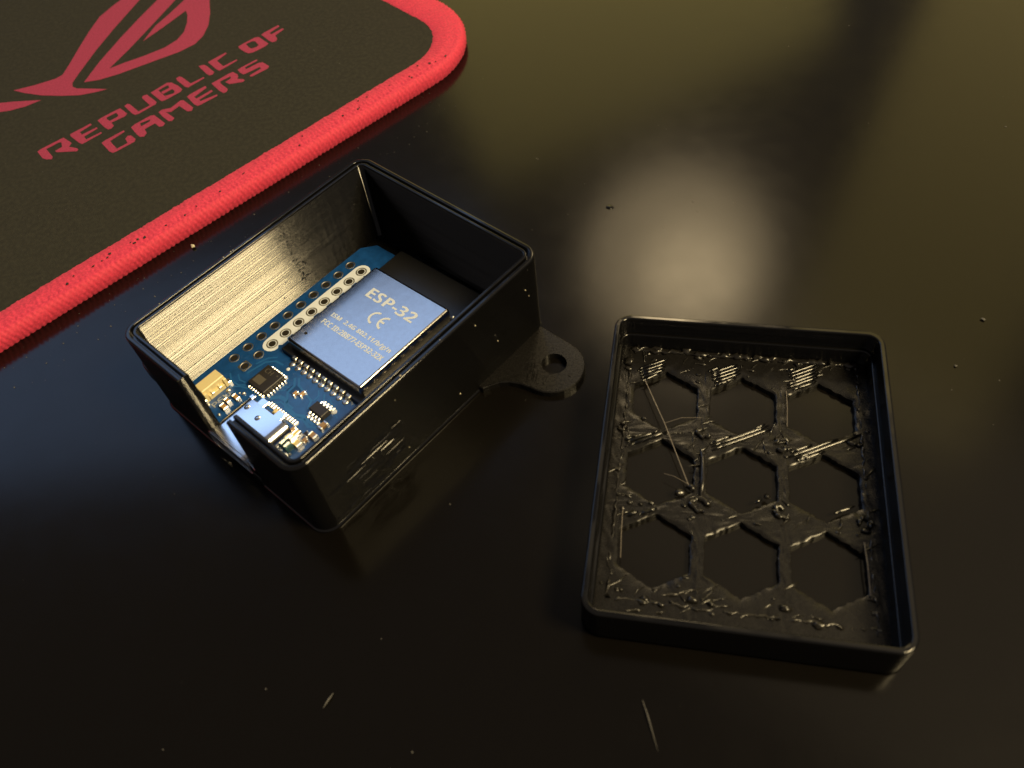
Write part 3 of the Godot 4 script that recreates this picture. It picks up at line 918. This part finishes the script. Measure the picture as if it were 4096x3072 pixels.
func radio_module(pcb: Node3D, top: float) -> void:
	var md := block("radio_module", "module_black", pcb, -5.7, 14.12, 24.2, 17.9, top, 2.8, 0.03)
	md.set_meta("label", "silver shielded radio module with printed markings")
	# pressed steel shield
	var path := round_path(-17.0, 0.45, 6.4, 21.8, 0.45, 4.0, 6)
	var strips := [face(0.0, 2.8, 0.0, 4.6, 1.0, 0.0), bend(Vector2(0.44, 4.6), 0.44, 0.0, PI / 2, 6)]
	var sh := obj("shield", sweep(path, strips, true), "shield_steel", md)
	var cap := mb()
	var poly := PackedVector2Array()
	for q in path:
		poly.append(q[0] - q[1] * 0.439)
	var ix := Geometry2D.triangulate_polygon(poly)
	for k in range(0, ix.size(), 3):
		tri3(cap, vc(poly[ix[k]], 5.04), vc(poly[ix[k + 1]], 5.04), vc(poly[ix[k + 2]], 5.04))
	obj("shield_top", cap, "shield_steel", md)
	var hole := mb()
	prism(hole, disc(-14.7, 8.03, 0.26, 16), 5.03, 5.05)
	obj("vent_hole", hole, "hole", md)
	var b := Basis(Vector3(0, 0, 1), Vector3(1, 0, 0), Vector3(0, 1, 0))
	letters("lettering", "ESP-32", "marking", md, Vector3(-4.78, 5.04, 9.6), 1.9, 9.5, b, true)
	letters("lettering", "ISM  2.4G 802.11/b/g/n", "marking", md, Vector3(-10.62, 5.04, 8.35), 1.02, 12.2, b, true)
	letters("lettering", "FCC ID:2BB77-ESP32-32X", "marking", md, Vector3(-12.1, 5.04, 8.2), 0.92, 12.4, b, true)
	# the two round letters of the conformity mark
	for e in 2:
		var st := mb()
		var c := Vector2(-6.95, 14.35 + 1.85 * e)
		for i in 20:
			var a0 := PI * 0.5 + PI * i / 20.0
			var a1 := PI * 0.5 + PI * (i + 1) / 20.0
			var o0 := Vector2(cos(a0 - PI / 2), sin(a0 - PI / 2))
			var o1 := Vector2(cos(a1 - PI / 2), sin(a1 - PI / 2))
			var f := func(o: Vector2, r: float) -> Vector3: return Vector3(c.x + o.x * r, 5.06, c.y - o.y * r)
			quad(st, f.call(o0, 0.86), f.call(o1, 0.86), f.call(o1, 1.2), f.call(o0, 1.2))
		if e == 1:
			quad(st, Vector3(c.x - 0.17, 5.062, c.y - 0.9), Vector3(c.x + 0.17, 5.062, c.y - 0.9), Vector3(c.x + 0.17, 5.062, c.y - 0.15), Vector3(c.x - 0.17, 5.062, c.y - 0.15))
		obj("conformity_mark", st, "marking", md)
	# edge contacts and the pads they are soldered to
	for i in 10:
		var v := 8.15 + 1.27 * i
		block("edge_contact", "tin", md, -17.78, v, 0.55, 0.85, top + 0.05, 2.85, 0.1)
		var d := mb(true)
		blob(d, Vector3(-18.5, top + 0.05, v - 0.05), Vector3(0.55, 0.2, 0.46), 0.1)
		obj("solder_pad", d, "solder", md)
	for i in 8:
		block("edge_contact", "tin", md, -15.6 + 1.27 * i * 1.4, 22.95, 0.7, 0.3, top + 0.05, 2.84, 0.05)
	for p in [[1.0, 16.3], [0.9, 19.4], [0.7, 21.7]]:
		var d := mb(true)
		blob(d, Vector3(p[0], 2.95, p[1]), Vector3(0.3, 0.22, 0.3), 0.3)
		obj("solder_blob", d, "solder", md)


func usb_socket(pcb: Node3D, top: float) -> void:
	var us := Node3D.new()
	us.name = "usb_socket"
	pcb.add_child(us, true)
	us.set_meta("label", "bright steel USB socket reaching out through the case wall")
	var outline := func(grow: float) -> PackedVector2Array:
		var out := PackedVector2Array()
		for q in round_path(9.75 - grow, 18.55 + grow, 1.75 - grow, 4.9 + grow, 1.3 + grow, 20.0, 8):
			out.append(q[0])
		return out
	var outer: PackedVector2Array = outline.call(0.0)
	var inner: PackedVector2Array = outline.call(-0.25)
	var shell := mb(true)
	var pipe := func(st: SurfaceTool, o: PackedVector2Array, n: PackedVector2Array, ua: float, ub: float) -> void:
		for i in o.size():
			var j: int = (i + 1) % o.size()
			quad(st, Vector3(ua, o[i].y, o[i].x), Vector3(ua, o[j].y, o[j].x), Vector3(ub, o[j].y, o[j].x), Vector3(ub, o[i].y, o[i].x))
			quad(st, Vector3(ub, n[i].y, n[i].x), Vector3(ub, n[j].y, n[j].x), Vector3(ua, n[j].y, n[j].x), Vector3(ua, n[i].y, n[i].x))
	pipe.call(shell, outer, inner, -33.2, -26.7)
	obj("shell", shell, "usb_steel", us)
	var rim := mb()
	for i in outer.size():
		var j := (i + 1) % outer.size()
		for e in [[-33.2], [-26.7]]:
			quad(rim, Vector3(e[0], outer[i].y, outer[i].x), Vector3(e[0], outer[j].y, outer[j].x), Vector3(e[0], inner[j].y, inner[j].x), Vector3(e[0], inner[i].y, inner[i].x))
	obj("shell_edge", rim, "usb_steel", us)
	var lip := mb(true)
	pipe.call(lip, outline.call(0.07), outline.call(-0.2), -33.62, -33.3)
	obj("front_lip", lip, "usb_steel", us)
	for t in [[12.65, 1.35, -26.2, 1.1], [16.2, 1.5, -26.2, 1.1], [10.6, 0.7, -26.45, 0.6]]:
		block("shell_tab", "usb_steel", us, t[2], t[0], t[3], t[1], 4.64, 4.9, 0.05)
	for d in [[-28.0, 11.45], [-28.3, 14.1]]:
		var b := mb(true)
		var n := 20
		for i in n:
			var a0 := TAU * i / n
			var a1 := TAU * (i + 1) / n
			for r in 4:
				var r0 := 0.42 * r / 4.0
				var r1 := 0.42 * (r + 1) / 4.0
				var h := func(q: float) -> float: return 4.905 + 0.13 * pow(maxf(0.0, 1.0 - pow(q / 0.42, 2.0)), 1.0)
				quad(b, Vector3(d[0] + r0 * cos(a0), h.call(r0), d[1] + r0 * sin(a0)), Vector3(d[0] + r0 * cos(a1), h.call(r0), d[1] + r0 * sin(a1)), Vector3(d[0] + r1 * cos(a1), h.call(r1), d[1] + r1 * sin(a1)), Vector3(d[0] + r1 * cos(a0), h.call(r1), d[1] + r1 * sin(a0)))
		obj("dimple", b, "usb_steel", us)
	block("insert", "epoxy", us, -27.2, 14.1, 1.6, 7.6, top, 4.3, 0.05)
	block("gold_tab", "amber", us, -25.7, 14.15, 0.8, 1.0, top, 3.6, 0.15)
	for i in 12:
		block("contact_pin", "solder", us, -25.0, 11.2 + i * 0.5, 0.7, 0.26, top, top + 0.28, 0.06)
	for v in [9.6, 18.7]:
		for u in [-26.8, -31.0]:
			block("solder_tab", "solder", us, u, v, 1.3, 0.5, 1.9, 2.7, 0.15)


func serial_chip(pcb: Node3D, top: float) -> void:
	var ch := block("serial_chip", "epoxy", pcb, -22.75, 7.8, 3.7, 3.5, top + 0.02, 2.95, 0.06)
	ch.set_meta("label", "square black chip with pins on its sides")
	block("light_patch", "epoxy_mark", ch, -23.45, 7.2, 1.25, 1.7, 2.95, 2.962, 0.0)
	letters("lettering", "CH", "epoxy_mark", ch, Vector3(-22.1, 2.95, 6.6), 0.75, 1.4, Basis(Vector3(0, 0, 1), Vector3(1, 0, 0), Vector3(0, 1, 0)))
	var dot := mb()
	prism(dot, disc(-21.55, 8.9, 0.13, 12), 2.95, 2.96)
	obj("pin_mark", dot, "epoxy_mark", ch)
	for i in 7:
		var t := -1.5 + i * 0.5
		for side in [[-22.75 + t, 9.72, 0.24, 0.42], [-22.75 + t, 5.88, 0.24, 0.42], [-24.78, 7.8 + t, 0.42, 0.24], [-20.72, 7.8 + t, 0.42, 0.24]]:
			block("pin", "solder", ch, side[0], side[1], side[2], side[3], top, top + 0.34, 0.09)
	var d := mb(true)
	blob(d, Vector3(-19.5, top + 0.06, 8.35), Vector3(0.3, 0.14, 0.3), 0.1)
	obj("white_dot", d, "silk", pcb)


func battery_socket(pcb: Node3D, top: float) -> void:
	var j := Node3D.new()
	j.name = "battery_socket"
	pcb.add_child(j, true)
	j.set_meta("label", "cream two-pin plastic socket in the corner")
	var b := mb()
	prism(b, rect(-28.2, 2.25, 3.7, 1.9), top, 3.95, 0.1)
	prism(b, rect(-29.85, 3.3, 0.45, 0.5), top, 3.5, 0.06)
	prism(b, rect(-26.55, 3.3, 0.45, 0.5), top, 3.5, 0.06)
	prism(b, rect(-28.2, 3.3, 2.6, 0.5), top, 2.75, 0.05)
	obj("housing", b, "cream", j)
	for u in [-28.85, -27.6]:
		block("pin", "solder", j, u, 3.45, 0.35, 0.7, 2.75, 3.1, 0.06)
	for u in [-30.3, -26.1]:
		block("mount_tab", "solder", j, u, 3.2, 0.5, 0.8, top, 2.6, 0.1)


func small_chip(pcb: Node3D, top: float) -> void:
	var c := block("power_chip", "epoxy", pcb, -21.75, 18.1, 1.55, 2.6, top + 0.05, 2.95, 0.1, 0.02)
	for i in 4:
		var v := 17.15 + i * 0.63
		for s in [-1, 1]:
			var leg := block("leg", "solder", c, -21.75 + s * 1.0, v, 0.5, 0.34, top + 0.25, top + 0.6, 0.1)
			block("solder_pad", "solder", c, -21.75 + s * 1.4, v, 0.5, 0.45, top, top + 0.22, 0.09)
	var d := mb(true)
	blob(d, Vector3(-20.55, top + 0.05, 19.5), Vector3(0.42, 0.12, 0.42), 0.08)
	obj("white_dot", d, "silk", pcb)


# ---- the lid

func lid() -> void:
	var li := thing("honeycomb_lid", "black 3D-printed lid with nine hexagon holes, lying open side up", "lid")
	li.position = Vector3(3.809, 0, 66.716) * MM
	li.rotation.y = -1.026
	var hx := 17.15
	var hz := 21.2
	var path := round_path(-hx, hx, -hz, hz, 2.2, 1.0)
	var strips := []
	strips.append([[0.12, 0.0, 0.7, -0.7], [-0.1, 0.2, 1.0, 0.0]])
	obj("outer_face", sweep(path, layers(0.2, 5.9, 0.0, 1.0), true, 0.005, 0.03), "plastic_dull", li)
	strips.append(bend(Vector2(0.22, 5.96), 0.24, -0.2, PI / 2, 5))
	strips.append(face(0.22, 6.2, 0.55, 6.2, 0.0, 1.0))
	strips.append(bend(Vector2(0.55, 6.0), 0.2, PI / 2, PI, 5))
	strips.append_array(layers(3.4, 6.0, 0.75, -1.0))
	strips.append(face(0.75, 3.4, 1.0, 3.4, 0.0, 1.0))
	strips.append(bend(Vector2(1.0, 3.22), 0.18, PI / 2, PI, 5))
	strips.append_array(layers(0.6, 3.22, 1.18, -1.0))
	obj("rim_wall", sweep(path, strips, true, 0.008, 0.05), "plastic", li)
	# honeycomb floor: one cell round each hole
	var xs := [-9.75, 0.22, 9.95]
	var zs := [-11.4, -0.45, 10.3]
	var xe := [-16.2, -4.75, 5.1, 16.2]
	var ze := [-20.3, -5.95, 4.95, 20.3]
	var fl := mb(true)
	var sides := mb()
	for a in 3:
		for b in 3:
			var c := Vector2(xs[a], zs[b])
			var angles := []
			for k in 72:
				angles.append(TAU * k / 72.0)
			for q in [[xe[a], ze[b]], [xe[a + 1], ze[b]], [xe[a], ze[b + 1]], [xe[a + 1], ze[b + 1]]]:
				angles.append(fposmod((Vector2(q[0], q[1]) - c).angle(), TAU))
			angles.sort()
			var n := angles.size()
			for k in n:
				var rows := []
				for e in 2:
					var t: float = angles[(k + e) % n]
					var d := Vector2(cos(t), sin(t))
					var f := fposmod(t - PI / 2, PI / 3) - PI / 6
					var r0 := 4.15 / cos(f) * (1.0 - 0.05 * wob.get_noise_2d(d.x * 4.0 + c.x, d.y * 4.0 + c.y))
					var lx: float = ((xe[a + 1] if d.x > 0 else xe[a]) - c.x) / (d.x if absf(d.x) > 1e-5 else 1e-5)
					var lz: float = ((ze[b + 1] if d.y > 0 else ze[b]) - c.y) / (d.y if absf(d.y) > 1e-5 else 1e-5)
					var r1 := minf(absf(lx), absf(lz))
					var row := []
					for s in 9:
						var p := c + d * lerpf(r0, r1, s / 8.0)
						var h := 0.83 + 0.07 * wob.get_noise_2d(p.x * 0.55, p.y * 0.55) + 0.05 * wob.get_noise_2d(p.x * 2.2, p.y * 2.2 + 50.0)
						if s == 0:
							h -= 0.12
							p += d * 0.0
						row.append(vc(p, h))
					rows.append(row)
				for s in 8:
					quad(fl, rows[0][s], rows[1][s], rows[1][s + 1], rows[0][s + 1])
				quad(sides, rows[0][0], rows[1][0], Vector3(rows[1][0].x, 0.03, rows[1][0].z), Vector3(rows[0][0].x, 0.03, rows[0][0].z))
	obj("honeycomb_floor", fl, "plastic_floor", li)
	obj("hole_sides", sides, "cut_plastic", li)
	# strands of plastic in small patches, all running the way the nozzle moved
	var run := Vector2(1.0, -0.56).normalized()
	var strands := mb(true)
	for patch in [[-13.4, -15.8, -9.8, -17.8, -10.2, -15.6, -13.0, -13.8], [-3.9, -16.5, 0.0, -17.9, -0.2, -15.7, -3.4, -13.7], [6.2, -17.5, 9.9, -18.9, 9.6, -15.6, 6.2, -14.2], [-14.4, -4.2, -9.6, -6.0, -9.5, -5.5, -13.6, -3.1],
			[-3.6, -4.9, 3.0, -8.2, 4.0, -7.5, -3.4, -3.4], [5.6, -4.9, 8.7, -5.8, 14.8, -8.2, 8.6, -4.0, 6.8, -3.2], [-13.2, 6.6, -9.7, 5.2, -8.0, 4.1, -11.0, 6.2]]:
		var poly := flat(patch)
		var across := Vector2(-run.y, run.x)
		var lo := 1e9
		var hi := -1e9
		for p in poly:
			lo = minf(lo, p.dot(across))
			hi = maxf(hi, p.dot(across))
		var w := lo + 0.12
		while w < hi:
			var hits := []
			for i in poly.size():
				var p0 := poly[i]
				var p1 := poly[(i + 1) % poly.size()]
				var d0 := p0.dot(across) - w
				var d1 := p1.dot(across) - w
				if (d0 < 0) != (d1 < 0):
					hits.append(p0.lerp(p1, d0 / (d0 - d1)).dot(run))
			hits.sort()
			if hits.size() >= 2:
				var pts := []
				var a: float = hits[0] + rng.randf_range(-0.5, 0.1)
				var z: float = hits[hits.size() - 1] + rng.randf_range(-0.1, 0.5)
				for k in 7:
					var p := run * lerpf(a, z, k / 6.0) + across * (w + 0.008 * rng.randfn())
					pts.append(vc(p, 1.64 + 0.02 * rng.randf()))
				tube(strands, pts, 0.24, 10, 0.1, true)
			w += rng.randf_range(0.44, 0.52)
	stuff(obj("raised_strands", strands, "plastic", li))
	for b in [[-3.2, -13.9, -0.6, -15.5], [6.6, -14.2, 9.6, -15.8], [6.7, -3.2, 8.6, -4.5], [1.3, -7.2, 3.0, -8.3], [1.7, 3.3, 2.5, 2.7], [10.8, 3.6, 13.2, 2.3], [-12.9, -13.6, -10.6, -15.3]]:
		var t := mb(true)
		var pts := []
		for k in 6:
			var q := Vector2(b[0], b[1]).lerp(Vector2(b[2], b[3]), k / 5.0)
			pts.append(vc(q, 1.7 + 0.03 * rng.randfn()))
		tube(t, pts, 0.2, 8, 0.2, true)
		obj("edge_strand", t, "plastic", li)
	# fine strings drawn out by the nozzle
	for s in [[-12.6, -13.7, -9.6, -6.8, -6.1, 2.0, 0.07], [-9.2, 0.5, -8.0, 0.9, -6.3, 1.6, 0.03], [5.7, -13.8, 5.72, -11.0, 5.7, -8.2, 0.05], [-13.8, 5.7, -13.7, 9.0, -13.5, 12.4, 0.05], [13.9, 7.0, 14.0, 10.0, 14.1, 13.5, 0.09], [-9.7, -7.0, -7.5, -7.9, -5.0, -8.4, 0.03]]:
		var t := mb()
		tube(t, [Vector3(s[0], 1.8, s[1]), Vector3(s[2], 2.1, s[3]), Vector3(s[4], 1.8, s[5])], s[6], 6)
		obj("plastic_string", t, "string", li)
	var thick := mb(true)
	tube(thick, [Vector3(-4.8, 1.6, -3.6), Vector3(-4.6, 1.9, -2.0), Vector3(-4.5, 1.95, 1.0), Vector3(-4.7, 1.7, 3.8)], 0.42, 8, 0.3, true)
	obj("plastic_ridge", thick, "scrap", li)
	# curls at the joints of the honeycomb
	for c in [[-4.6, -6.1, 0.8, 0.26], [4.9, -5.4, 1.0, 0.3], [-4.6, 4.4, 1.2, 0.34], [4.8, 4.2, 0.9, 0.3], [-15.0, -6.0, 0.6, 0.24], [14.2, 4.4, 0.8, 0.24]]:
		var t := mb(true)
		var pts := []
		var from := rng.randf() * TAU
		for k in 15:
			var a := from + 5.0 * k / 14.0
			var r: float = c[2] * (0.55 + 0.6 * rng.randf())
			pts.append(Vector3(c[0] + r * cos(a), 1.68 + 0.16 * rng.randf(), c[1] + r * 0.85 * sin(a)))
		tube(t, pts, c[3], 8, 0.35, true)
		obj("plastic_curl", t, "scrap", li)
	# torn rough edge where the supports were broken away
	var rag := mb(true)
	for side in 4:
		var pts := []
		for k in 70:
			var t := k / 69.0
			var n := wob.get_noise_2d(k * 0.31, side * 9.0)
			var m := wob.get_noise_2d(k * 0.9, side * 9.0 + 40.0)
			var h := 1.52 + 0.25 * n
			match side:
				0: pts.append(Vector3(lerpf(-15.0, 15.0, t), h + 0.12, -18.9 + 0.45 * n + 0.25 * m))
				1: pts.append(Vector3(14.7 + 0.3 * n, h, lerpf(-18.8, 18.0, t)))
				2: pts.append(Vector3(lerpf(15.0, -15.0, t), h - 0.02, 17.3 + 0.45 * n + 0.25 * m))
				3: pts.append(Vector3(-14.7 + 0.3 * n, h, lerpf(17.8, -18.8, t)))
		tube(rag, pts, 0.26 if side == 0 else 0.15, 8, 1.3)
	stuff(obj("torn_edge", rag, "scrap", li))
	var bl := mb(true)
	var spots := [-14.3, -19.0, -11.3, -19.3, -7.4, -19.4, -5.7, -18.3, -4.2, -18.8, -1.8, -19.2, -0.4, -19.0, 2.1, -19.1, 4.1, -19.0, 5.7, -18.8, 7.4, -18.5, 12.8, -18.9, 13.7, -18.3, -15.0, -16.8, -15.0, -15.6, -12.3, -7.6, -15.0, 0.4, -14.5, 4.0, -13.0, 4.9, -11.7, 5.0, -10.5, 4.7, -7.2, 2.9, -5.8, 2.0, -4.0, 3.9, -6.5, 4.6, 3.1, 2.2, 13.5, -6.6, 14.3, -6.4, 14.2, 5.4, -10.4, 17.0, -8.5, 17.5, 8.5, 17.6, 10.7, 17.5, -13.1, 16.3, -5.2, 16.5, -3.0, 16.6, 5.0, 16.1, -7.4, 17.0]
	for i in range(0, spots.size(), 2):
		var k := rng.randf_range(0.22, 0.62)
		blob(bl, Vector3(spots[i], 1.66, spots[i + 1]), Vector3(k * 1.2, k * 0.55, k * 0.8), 0.5)
	for i in 330:
		var p := Vector2(rng.randf_range(-15.5, 15.5), rng.randf_range(-19.5, 18.5))
		var inside := false
		for a in 3:
			for b in 3:
				if p.distance_to(Vector2(xs[a], zs[b] + 0.5)) < 4.75:
					inside = true
		if inside:
			continue
		if i % 3 == 0:
			var k := rng.randf_range(0.06, 0.24)
			blob(bl, vc(p, 1.58), Vector3(k * 1.4, k * 0.6, k), 0.6)
			continue
		var way := run.rotated(rng.randfn(0.0, 0.35) + (PI / 2 if i % 7 == 0 else 0.0)) * rng.randf_range(0.4, 1.5)
		var mid := p + Vector2(rng.randfn(), rng.randfn()) * 0.12
		tube(bl, [vc(p - way, 1.56), vc(mid, 1.6 + 0.12 * rng.randf()), vc(p + way, 1.56)], rng.randf_range(0.06, 0.17), 8, 0.4, true)
	stuff(obj("plastic_blobs", bl, "scrap", li))
	for part in li.get_children():
		if not str(part.name) in ["outer_face", "rim_wall", "honeycomb_floor", "hole_sides"]:
			part.position = Vector3(0, -0.72, -0.5) * MM


# ---- crumbs and fibres on the table

func crumbs() -> void:
	var a := mb(true)
	tube(a, [Vector3(-47.28, 0.15, 46.49), Vector3(-46.28, 0.30, 46.32), Vector3(-45.47, 0.15, 46.16)], 0.1, 6, 0.5, true)
	tag(obj("fibre", a, "dust_grey", self), "short grey fibre on the bare table at the bottom, left of centre", "fibre")
	var b := mb(true)
	tube(b, [Vector3(-24.72, 0.15, 72.62), Vector3(-25.81, 0.35, 74.10), Vector3(-27.90, 0.15, 76.81)], 0.07, 6, 0.5, true)
	tag(obj("fibre", b, "dust_grey", self), "long thin grey fibre on the table below the lid's near left corner", "fibre")
	var c := mb(true)
	blob(c, Vector3(-11.9, 0.32, -25.9), Vector3(0.33, 0.28, 0.33), 0.4)
	tag(obj("crumb", c, "dust_pale", self), "yellowish crumb on the table between mouse pad edge and open case", "crumb")
	var d := mb(true)
	blob(d, Vector3(46.2, 0.2, 78.7), Vector3(0.2, 0.1, 0.32), 0.5)
	tag(obj("crumb", d, "dust_grey", self), "larger grey crumb on the table right of the lid's far corner", "crumb")
	var e := mb(true)
	blob(e, Vector3(36.5, 0.15, 79.2), Vector3(0.16, 0.08, 0.2), 0.5)
	tag(obj("crumb", e, "dust_grey", self), "small grey crumb on the table just right of the lid wall", "crumb")
	var g := mb(true)
	blob(g, Vector3(35.0, 0.05, 23.6), Vector3(0.5, 0.16, 0.6), 0.5)
	tag(obj("dried_drop", g, "plastic", self), "small dried drop on the table at the upper left of the warm glow", "drop")
	var s := mb()
	for i in 280:
		var p := Vector3(rng.randf_range(-75, 110), 0.03, rng.randf_range(-27, 100))
		if i < 150:
			var q := pad_point(rng.randf_range(-80, 40), -27.2 + rng.randf_range(0.5, 10.0), 0.03)
			p = q
		if (p.x > -36 and p.x < 12 and p.z > -6 and p.z < 34) or Vector2(p.x - 3.8, p.z - 66.7).length() < 28.0:
			continue
		var k := 0.025 + 0.09 * pow(rng.randf(), 3.0)
		blob(s, p, Vector3(k, k * 0.6, k * rng.randf_range(0.7, 1.6)), 0.4)
	var o := obj("dust", s, "dust_grey", self)
	o.set_meta("label", "fine pale dust specks scattered over the table")
	stuff(o)
